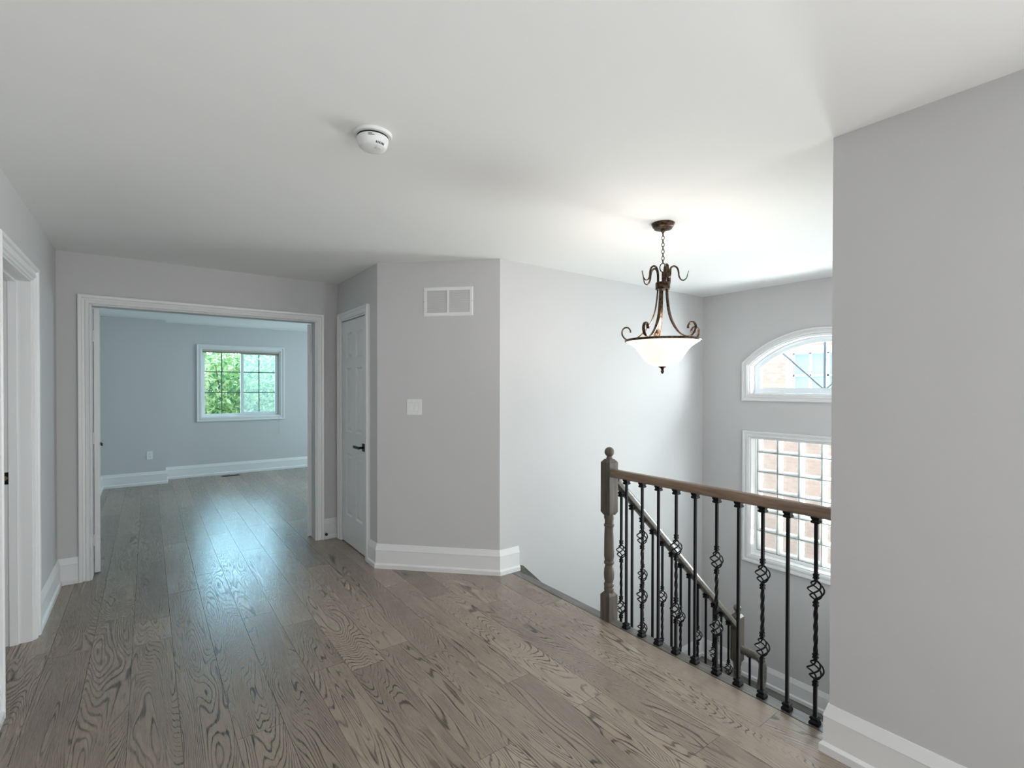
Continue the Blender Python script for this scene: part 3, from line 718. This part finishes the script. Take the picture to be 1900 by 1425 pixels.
def newel(parent, x, y, zb, z_low_top, z_blk0, z_blk1, s=.0375):
    root = MB()
    def sqblock(z0, z1, chb, cht):
        vs = sq_ring(z0, s-(.012 if chb else 0))+sq_ring(z0+(.020 if chb else .0005), s)+sq_ring(z1-(.020 if cht else .0005), s)+sq_ring(z1, s-(.016 if cht else 0))
        fs = [(3, 2, 1, 0), (12, 13, 14, 15)]
        for r in range(3): fs += [(r*4+k, r*4+(k+1) % 4, r*4+4+(k+1) % 4, r*4+4+k) for k in range(4)]
        root.add(vs, fs)
    sqblock(zb, z_low_top, False, True); sqblock(z_blk0, z_blk1, True, True)
    hh = z_blk0-z_low_top
    prof = [(.0001, -.01), (.026, -.01), (.030, .01), (.031, .022), (.028, .030), (.031, .036), (.032, .048), (.027, .058), (.026, .064), (.031, .085), (.0325, .115), (.030, .145), (.025, .165), (.024, .172),
            (.031, .178), (.032, .190), (.027, .197), (.028, .210), (.0315, .225), (.0315, .26)]
    prof = [(r, z*hh/.49) for r, z in prof] + [(.0305, hh*.72), (.029, hh*.83), (.0285, hh*.845), (.033, hh*.855), (.033, hh*.875), (.0285, hh*.885), (.028, hh*.93), (.033, hh*.97), (.030, hh+.01), (.0001, hh+.01)]
    root.lathe([(r, z+z_low_top) for r, z in prof], (0, 0, 0), 28)
    o = root.build('newel_post', M['newel'], parent, smooth=32, loc=(x, y, 0))
    c = z_blk1
    MB().lathe([(.0001, c-.004), (.020, c-.004), (.021, c+.006), (.016, c+.012), (.017, c+.018)]+[(.0305*math.cos(a), c+.044+.0305*math.sin(a)) for a in [-.98+i*(pi/2+.98)/14 for i in range(14)]]+[(.0001, c+.0745)], (0, 0, 0), 28).build('ball_finial', M['newel'], o, smooth=50)
    return o
XRAIL, YRAIL = 2.314, 2.115
rl = empty('stair_railing', (XRAIL, YRAIL, 0)); tag(rl, 'level stair railing at the upper floor edge with brown handrail and black basket balusters', 'railing')
def child_off(o, root): o.location = Vector(o.location)-Vector(root.location)
def local(root, o): o.location = (o.location[0]-root.location[0], o.location[1]-root.location[1], o.location[2]-root.location[2]); return o
ys = [1.973, 1.856, 1.742, 1.626, 1.510, 1.388, 1.273, 1.156, 1.043, 0.927]
ZR = .897
for i, y in enumerate(ys):
    local(rl, make_baluster(rl, XRAIL, y, 0.0005, ZR, (.318, .662) if i % 2 else None))
local(rl, rail_along([(XRAIL, YRAIL-.03, ZR), (XRAIL, YS+.002, ZR)], 'handrail', M['rail'], rl))
local(rl, newel(rl, XRAIL+.004, YRAIL, 0.0, .176, .655, 1.004))
sr = empty('stair_railing', (3.83, YRAIL, -1.49)); tag(sr, 'sloping stair railing descending along the flight down to the landing newel post', 'railing')
xs = [2.431+.1058*i for i in range(13)]
rtop = lambda x: .832-.934*(x-2.445)
for i, x in enumerate(xs):
    zt = rtop(x)-.064; n = max(1, math.ceil((x-2.336)/RUN)); z0 = -RISE*n
    local(sr, make_baluster(sr, x, YRAIL, z0+.0005, zt, (.378, .735) if i % 2 == 0 else None))
local(sr, rail_along([(2.358, YRAIL, rtop(2.358)-.064), (3.80, YRAIL, rtop(3.80)-.064)], 'handrail', M['railx'], sr))
local(sr, newel(sr, 3.83, YRAIL, -1.49, -1.25, -.768, -.376))
# short lower railing turning down from the landing newel
lr = empty('stair_railing', (3.83, 1.9, -1.49)); tag(lr, 'short lower handrail curving downward beyond the landing newel post', 'railing')
pth = [(3.835, 2.0765, -.655), (3.835, 1.99, -.655)]
for i in range(9):
    a = i/8*pi/2; pth.append((3.835, 1.965-.055*math.sin(a), -.710+.055*math.cos(a)))
pth += [(3.832, 1.912, -.80), (3.815, 1.918, -.88), (3.77, 1.925, -.97), (3.69, 1.93, -1.06)]
MB().tube(pth, .031, 14, flat=(1, .9)).build('handrail', M['railx'], lr, smooth=40); lr.children[0].location = (-3.83, -1.9, 1.49)
local(lr, make_baluster(lr, 3.835, 2.0135, -1.4895, -.66)); 
local(lr, make_baluster(lr, 3.80, 1.902, -1.4895, -.90))

# ------------------------------------------------------------------ return air grille, light switch (on the diagonal wall)
ang = -pi/4
def diag(s): return (XC+s/math.sqrt(2), YC-s/math.sqrt(2))
# local frame: +x along the wall to the right, -y out of the wall
gx, gy = diag(.588)
gr = empty('return_air_grille', (gx, gy, 2.119), ang); tag(gr, 'white louvered return air grille high on the angled wall', 'vent')
fw_, fh_ = .203, .125
mb = MB().sweep([(-.173, -.084), (-.173, .088), (.173, .088), (.173, -.084)], [(0, 0), (0, .009), (.004, .010), (.022, .009), (.029, .004), (.030, 0)], lambda u, v, t: (u, -t, v), closed=True, side=1)
mb.box((-.009, -.009, -.084), (.009, 0, .088))
mb.build('frame', M['plastic'], gr)
mb = MB()
nsl = 20
for i in range(nsl):
    z = -.080+i*(.164/(nsl-1))
    for x0, x1 in ((-.173, -.009), (.009, .173)):
        mb.add([(x0, -.0078, z-.0006), (x1, -.0078, z-.0006), (x1, -.0072, z-.0017), (x0, -.0072, z-.0017), (x0, -.0052, z+.0003), (x1, -.0052, z+.0003), (x1, -.0050, z-.0006), (x0, -.0050, z-.0006)],
               [(0, 1, 2, 3), (0, 1, 5, 4), (3, 2, 6, 7), (4, 5, 6, 7), (0, 3, 7, 4), (1, 2, 6, 5)])
mb.build('louvers', M['plastic'], gr)
MB().box((-.172, -.0005, -.083), (.172, -.0002, .087)).build('duct_backing', M['duct'], gr)  # flat sheet on the wall face; the duct's shade is in its colour
for x in (-.196, .193): MB().lathe([(.0001, -.0105), (.0034, -.010), (.0034, -.003), (.0001, -.003)], (x, 0, .002), 10, axis='y').build('screw', M['chrome'], gr)
gx, gy = diag(.312)
sw = empty('light_switch', (gx, gy, 1.291), ang); tag(sw, 'white double rocker light switch on the angled wall', 'switch')
MB().box((-.0615, -.006, -.062), (.0615, 0, .062)).build('cover_plate', M['plastic'], sw, bevel=.003)
for x in (-.0235, .0225):
    MB().box((x-.0175, -.0068, -.0345), (x+.0175, -.0055, .0345)).build('rocker_recess', mat('rocker_gap', (.5, .5, .5), .6), sw)
    MB().prism([(-.006, -.033), (-.0115, -.033), (-.0072, .002), (-.0088, .033), (-.006, .033)], lambda u, v, t: (t, u, v), x-.016, x+.016).build('rocker', M['plastic'], sw)
    for z in (-.049, .049): MB().lathe([(.0001, -.0068), (.0022, -.0066), (.0022, -.005)], (x, 0, z), 8, axis='y').build('screw', M['chrome'], sw)

# ------------------------------------------------------------------ smoke detector
sd = empty('smoke_detector', (.712, 1.884, CEIL)); tag(sd, 'round white smoke detector mounted on the ceiling', 'smoke detector')
MB().lathe([(.0001, 0), (.073, 0), (.073, -.008), (.071, -.0115), (.055, -.013), (.0001, -.013)], (0, 0, 0), 48).build('mounting_base', M['plastic'], sd, smooth=35)
MB().lathe([(.0592, -.012), (.0592, -.0200), (.0001, -.0200)], (0, 0, 0), 48).build('dark_gap', M['dark'], sd, smooth=35)
MB().lathe([(.0001, -.0190), (.060, -.0190), (.0605, -.023), (.058, -.034), (.052, -.050), (.047, -.056), (.040, -.0585), (.0001, -.060)], (0, 0, 0), 48).build('cover', M['plastic'], sd, smooth=35)
# towards the viewer
dv = math.atan2(-1.884, -.712)
def on_cover(a, r, z): return (r*math.cos(dv+a), r*math.sin(dv+a), z)
MB().lathe([(.0001, -.0585), (.013, -.0595), (.012, -.0615), (.0001, -.062)], on_cover(.9, .026, 0), 20).build('test_button', M['plastic'], sd, smooth=35)
mb = MB()
for k in range(6): 
    p = Vector(on_cover(.25+k*.12, .0515, -.0505)); t = Vector((-math.sin(dv+.25+k*.12), math.cos(dv+.25+k*.12), 0))
    mb.tube([p-Vector((0, 0, .0035)), p+Vector((.0, 0, .0035))+Vector(on_cover(.25+k*.12, .0022, 0))], .0016, 6)
mb.build('sounder_slots', M['dark'], sd)
mb = MB()
def strip(a0, a1, z0, z1, rr):
    n = 8; vs = []; fs = []
    for i in range(n+1):
        a = a0+(a1-a0)*i/n
        for z in (z0, z1):
            r = .0605+(z+.021)*(.0025/.013) + .0004
            vs.append(on_cover(a, r, z))
    for i in range(n): fs.append((2*i, 2*i+2, 2*i+3, 2*i+1))
    mb.add(vs, fs)
strip(-.30, -.05, -.0232, -.0255, 0); strip(-.30, .10, -.0275, -.0300, 0)
mb.build('printed_label', M['dark'], sd)
MB().lathe([(.0001, -.0025), (.0025, -.002), (.0025, .002), (.0001, .0025)], on_cover(-.42, .0595, -.028), 10).build('indicator', M['plastic'], sd, smooth=40)

# ------------------------------------------------------------------ pendant lamp
PX, PY = 2.506, 1.863
pl = empty('pendant_lamp', (PX, PY, CEIL)); tag(pl, 'bronze scrollwork pendant lamp with glowing white glass bowl above the stairwell', 'pendant lamp')
Z = lambda z: z-CEIL
MB().lathe([(.0001, 0), (.068, 0), (.068, -.004), (.060, -.022), (.052, -.028), (.052, -.033), (.030, -.039), (.0001, -.041)], (0, 0, 0), 40).build('canopy', M['bronze'], pl, smooth=35)
MB().lathe([(.0001, -.038), (.016, -.041), (.013, -.048), (.007, -.052), (.007, -.058), (.0001, -.060)], (0, 0, 0), 20).build('canopy_loop', M['bronze'], pl, smooth=40)
mb = MB()
def link(cz, hh, ww, rot, r=.0022):
    pts = []
    for i in range(17):
        a = 2*pi*i/16; x = ww*math.cos(a); z = hh*math.sin(a)
        pts.append((x*math.cos(rot), x*math.sin(rot), cz+z))
    mb.tube(pts, r, 6)
nl = 9; z_top, z_bot = -.056, Z(2.200)
for i in range(nl):
    cz = z_top+(z_bot-z_top)*(i+.5)/nl; link(cz, (z_top-z_bot)/nl*.62, .008, .4+(pi/2 if i % 2 else 0))
mb.build('chain', M['bronze'], pl, smooth=60)
mb = MB(); link(Z(2.174), .0265, .018, yaw*-1, .0032); mb.lathe([(.0001, Z(2.15)), (.006, Z(2.15)), (.007, Z(2.08)), (.0001, Z(2.08))], (0, 0, 0), 12); mb.build('hanging_loop', M['bronze'], pl, smooth=60)
MB().lathe([(.0001, Z(2.085)), (.041, Z(2.085)), (.043, Z(2.081)), (.0425, Z(2.063)), (.043, Z(2.046)), (.041, Z(2.042)), (.0001, Z(2.042))], (0, 0, 0), 40).build('collar', M['bronze'], pl, smooth=35)
# five bent arms: hook above the collar, straight through it, flaring out to the rim scroll
def spline(pts, n=8):
    out = []; P_ = [Vector(p) for p in pts]
    for i in range(len(P_)-1):
        p0, p1, p2, p3 = P_[max(i-1, 0)], P_[i], P_[i+1], P_[min(i+2, len(P_)-1)]
        for q in range(n):
            t = q/n; out.append(0.5*((2*p1)+(-p0+p2)*t+(2*p0-5*p1+4*p2-p3)*t*t+(-p0+3*p1-3*p2+p3)*t**3))
    out.append(P_[-1]); return out
view = math.atan2(-PY, -PX)                    # direction towards the viewer
hook = [(.034, 2.06), (.034, 2.11), (.037, 2.145), (.048, 2.172), (.066, 2.179), (.083, 2.166), (.090, 2.142), (.093, 2.117), (.104, 2.097), (.120, 2.092), (.135, 2.104), (.141, 2.125), (.147, 2.146)]
arm = [(.030, 2.06), (.031, 2.02), (.036, 1.97), (.047, 1.905), (.070, 1.845), (.105, 1.793), (.148, 1.758), (.190, 1.745), (.222, 1.752), (.241, 1.775), (.243, 1.800), (.230, 1.820), (.208, 1.822), (.194, 1.806), (.191, 1.790)]
for k in range(5):
    a = view+math.radians(-25+72*k)             # counted round from the viewer
    ca, sa = math.cos(a), math.sin(a); lat = (-sa, ca, 0)
    p = spline([(r*ca, r*sa, Z(z)) for r, z in arm], 6)
    rr = [.0092*(1.0 if i < len(p)*.55 else 1.05) for i in range(len(p))]
    MB().tube(p, rr, 8, up=lat, flat=(1.0, .5)).build('arm', M['bronze'], pl, smooth=50)
    a2 = view+math.radians(18+72*k)
    ca, sa = math.cos(a2), math.sin(a2); lat = (-sa, ca, 0)
    p = spline([(r*ca, r*sa, Z(z)) for r, z in hook], 6)
    rr = [.0095*(1-.72*(i/len(p))**2.2) for i in range(len(p))]
    MB().tube(p, rr, 8, up=lat, flat=(1.0, .62)).build('hook', M['bronze'], pl, smooth=50)
MB().lathe([(.2215, Z(1.728)), (.2235, Z(1.733)), (.2225, Z(1.741)), (.216, Z(1.741)), (.214, Z(1.733)), (.216, Z(1.728))], (0, 0, 0), 64, close=True).build('rim_ring', M['bronze'], pl, smooth=50)
bowl = [(.2195, 1.730), (.205, 1.722), (.180, 1.706), (.160, 1.690), (.142, 1.668), (.124, 1.640), (.105, 1.614), (.080, 1.594), (.050, 1.581), (.022, 1.577), (.0001, 1.577)]
inner = [(max(r-.004, .0001), z+.004) for r, z in bowl][::-1]
MB().lathe([(r, Z(z)) for r, z in bowl+inner], (0, 0, 0), 64, close=False).build('glass_bowl', M['shade'], pl, smooth=60)['label'] = 'glowing alabaster white glass bowl'
MB().lathe([(.0001, Z(1.580)), (.026, Z(1.579)), (.020, Z(1.572)), (.010, Z(1.566)), (.0085, Z(1.560)), (.006, Z(1.557)), (.010, Z(1.552)), (.0105, Z(1.547)), (.006, Z(1.537)), (.0001, Z(1.532))], (0, 0, 0), 24).build('finial', M['bronze'], pl, smooth=50)
for k in range(3):
    a = view+.6+k*2*pi/3
    MB().lathe([(.0001, -.03), (.011, -.03), (.013, -.02), (.012, 0), (.027, .03), (.030, .045), (.024, .062), (.0001, .072)], (.085*math.cos(a), .085*math.sin(a), Z(1.665)), 16).build('bulb', M['shade'], pl, smooth=60)
o = add_light('pendant_light', 'POINT', (PX, PY, 1.79), 11, (1.0, 0.89, 0.77), shadow_soft_size=.06)

# ------------------------------------------------------------------ outside: neighbour house, yard, tree
NX = 10.0; kf = NX/7.4
ny = lambda y: y*kf
nz = lambda z: H+(z-H)*kf
nb = empty('neighbour_house', (NX, 2, -3)); tag(nb, 'pale brick neighbouring house seen through the stair windows', 'house')
loc0 = Vector((NX, 2, -3))
def nbuild(mb, name, m, parent=nb):
    o = mb.xf(lambda x, y, z: (x-loc0.x, y-loc0.y, z-loc0.z)).build(name, m, parent); return o
gy1, gz1 = ny(3.285), nz(1.935); gy0 = gy1-4*.30; gz0 = gz1-.94*1.35
mb = MB().box((NX, -6, -3), (NX+.3, gy0, 4.2)).box((NX, gy1, -3), (NX+.3, 9.5, 4.2)).box((NX, gy0, -3), (NX+.3, gy1, gz0)).box((NX, gy0, gz1), (NX+.3, gy1, 4.2))
nbuild(mb, 'brick_wall', M['brick'])
cwn = ny(3.369)-ny(3.285)
win = nbuild(MB().sweep([(gy0, gz0), (gy0, gz1), (gy1, gz1), (gy1, gz0)], [(0, 0), (0, .05), (cwn, .05), (cwn, 0)], lambda u, v, t: (NX-t, u, v), closed=True, side=1), 'window', M['trim'])
nbuild(MB().box((NX+.06, gy0, gz0), (NX+.07, gy1, gz1)), 'pane', M['win_dark'], win)
mb = MB()
for i in range(0, 5): y = gy1-i*.30; mb.box((NX+.02, y-.02, gz0), (NX+.06, y+.02, gz1))
for j in range(0, 4): z = gz1-j*.425; mb.box((NX+.02, gy0, z-.02), (NX+.06, gy1, z+.02))
nbuild(mb, 'muntin', M['trim'], win)
mb = MB().box((NX-.5, -6.3, 4.2), (NX+.6, 9.8, 4.4)); nbuild(mb, 'eaves', M['trim'])
o = MB().box((5.2, -8, -3.2), (NX, 26, -3.0)).box((-12, 9.6, -3.2), (5.2, 26, -3.0)).build('ground', M['ground'], kind=S)

def tree(name, base, crown_c, crown_r, nleaf, seed, label, group=None, leaf=1.0):
    rnd = random.Random(seed)
    root = empty(name, base); tag(root, label, 'tree', group)
    b = Vector(base); c = Vector(crown_c)-b
    mb = MB(); mb.tube([(0, 0, 0), (.05, .03, c.z*.35), (.0, .08, c.z*.7), (c.x, c.y, c.z+.4)], [.16, .13, .09, .03], 10)
    mb.build('trunk', M['bark'], root, smooth=60)
    tips = []
    for i in range(16):
        a = rnd.uniform(0, 2*pi); q = rnd.uniform(.35, .95); st_ = Vector((0, .05, c.z*rnd.uniform(.45, .95)))
        tip = c+Vector((math.cos(a)*crown_r[0]*q, math.sin(a)*crown_r[1]*q, rnd.uniform(-.8, .8)*crown_r[2])); tips.append(tip)
        MB().tube([st_, (st_+tip)/2+Vector((0, 0, .15)), tip], [.045, .03, .008], 7).build('branch', M['bark'], root, smooth=60)
    mb = MB()
    for i in range(nleaf):
        while True:
            p = Vector((rnd.uniform(-1, 1), rnd.uniform(-1, 1), rnd.uniform(-1, 1)))
            if p.length < 1: break
        clump = rnd.random()
        p = Vector((p.x*crown_r[0], p.y*crown_r[1], p.z*crown_r[2]))+c
        ln = rnd.uniform(.12, .23)*leaf; wd = ln*.32
        d = Vector((rnd.uniform(-1, 1), rnd.uniform(-1, 1), rnd.uniform(-1.0, .25))).normalized()
        s_ = d.cross(Vector((rnd.uniform(-1, 1), rnd.uniform(-1, 1), rnd.uniform(-1, 1)))).normalized(); n_ = d.cross(s_)
        vs_ = [p, p+d*ln*.45+s_*wd*.5+n_*.012, p+d*ln-n_*.02, p+d*ln*.45-s_*wd*.5+n_*.012, p+d*ln*.45]
        mb.add(vs_, [(0, 1, 4), (1, 2, 4), (2, 3, 4), (3, 0, 4)], rnd.choice((0, 0, 1, 1, 2)))
    mb.build('foliage', [M['leaf'], M['leaf2'], M['leaf3']], root)
tree('tree', (1.6, 14.2, -3), (1.6, 13.0, .7), (2.8, 1.4, 1.75), 13000, 3, 'leafy green tree close outside the far room window')
tree('tree', (3.2, 18.5, -3), (3.0, 18.4, .5), (4.4, 1.8, 2.1), 15000, 5, 'second green tree farther behind the one outside the far window', leaf=1.5)
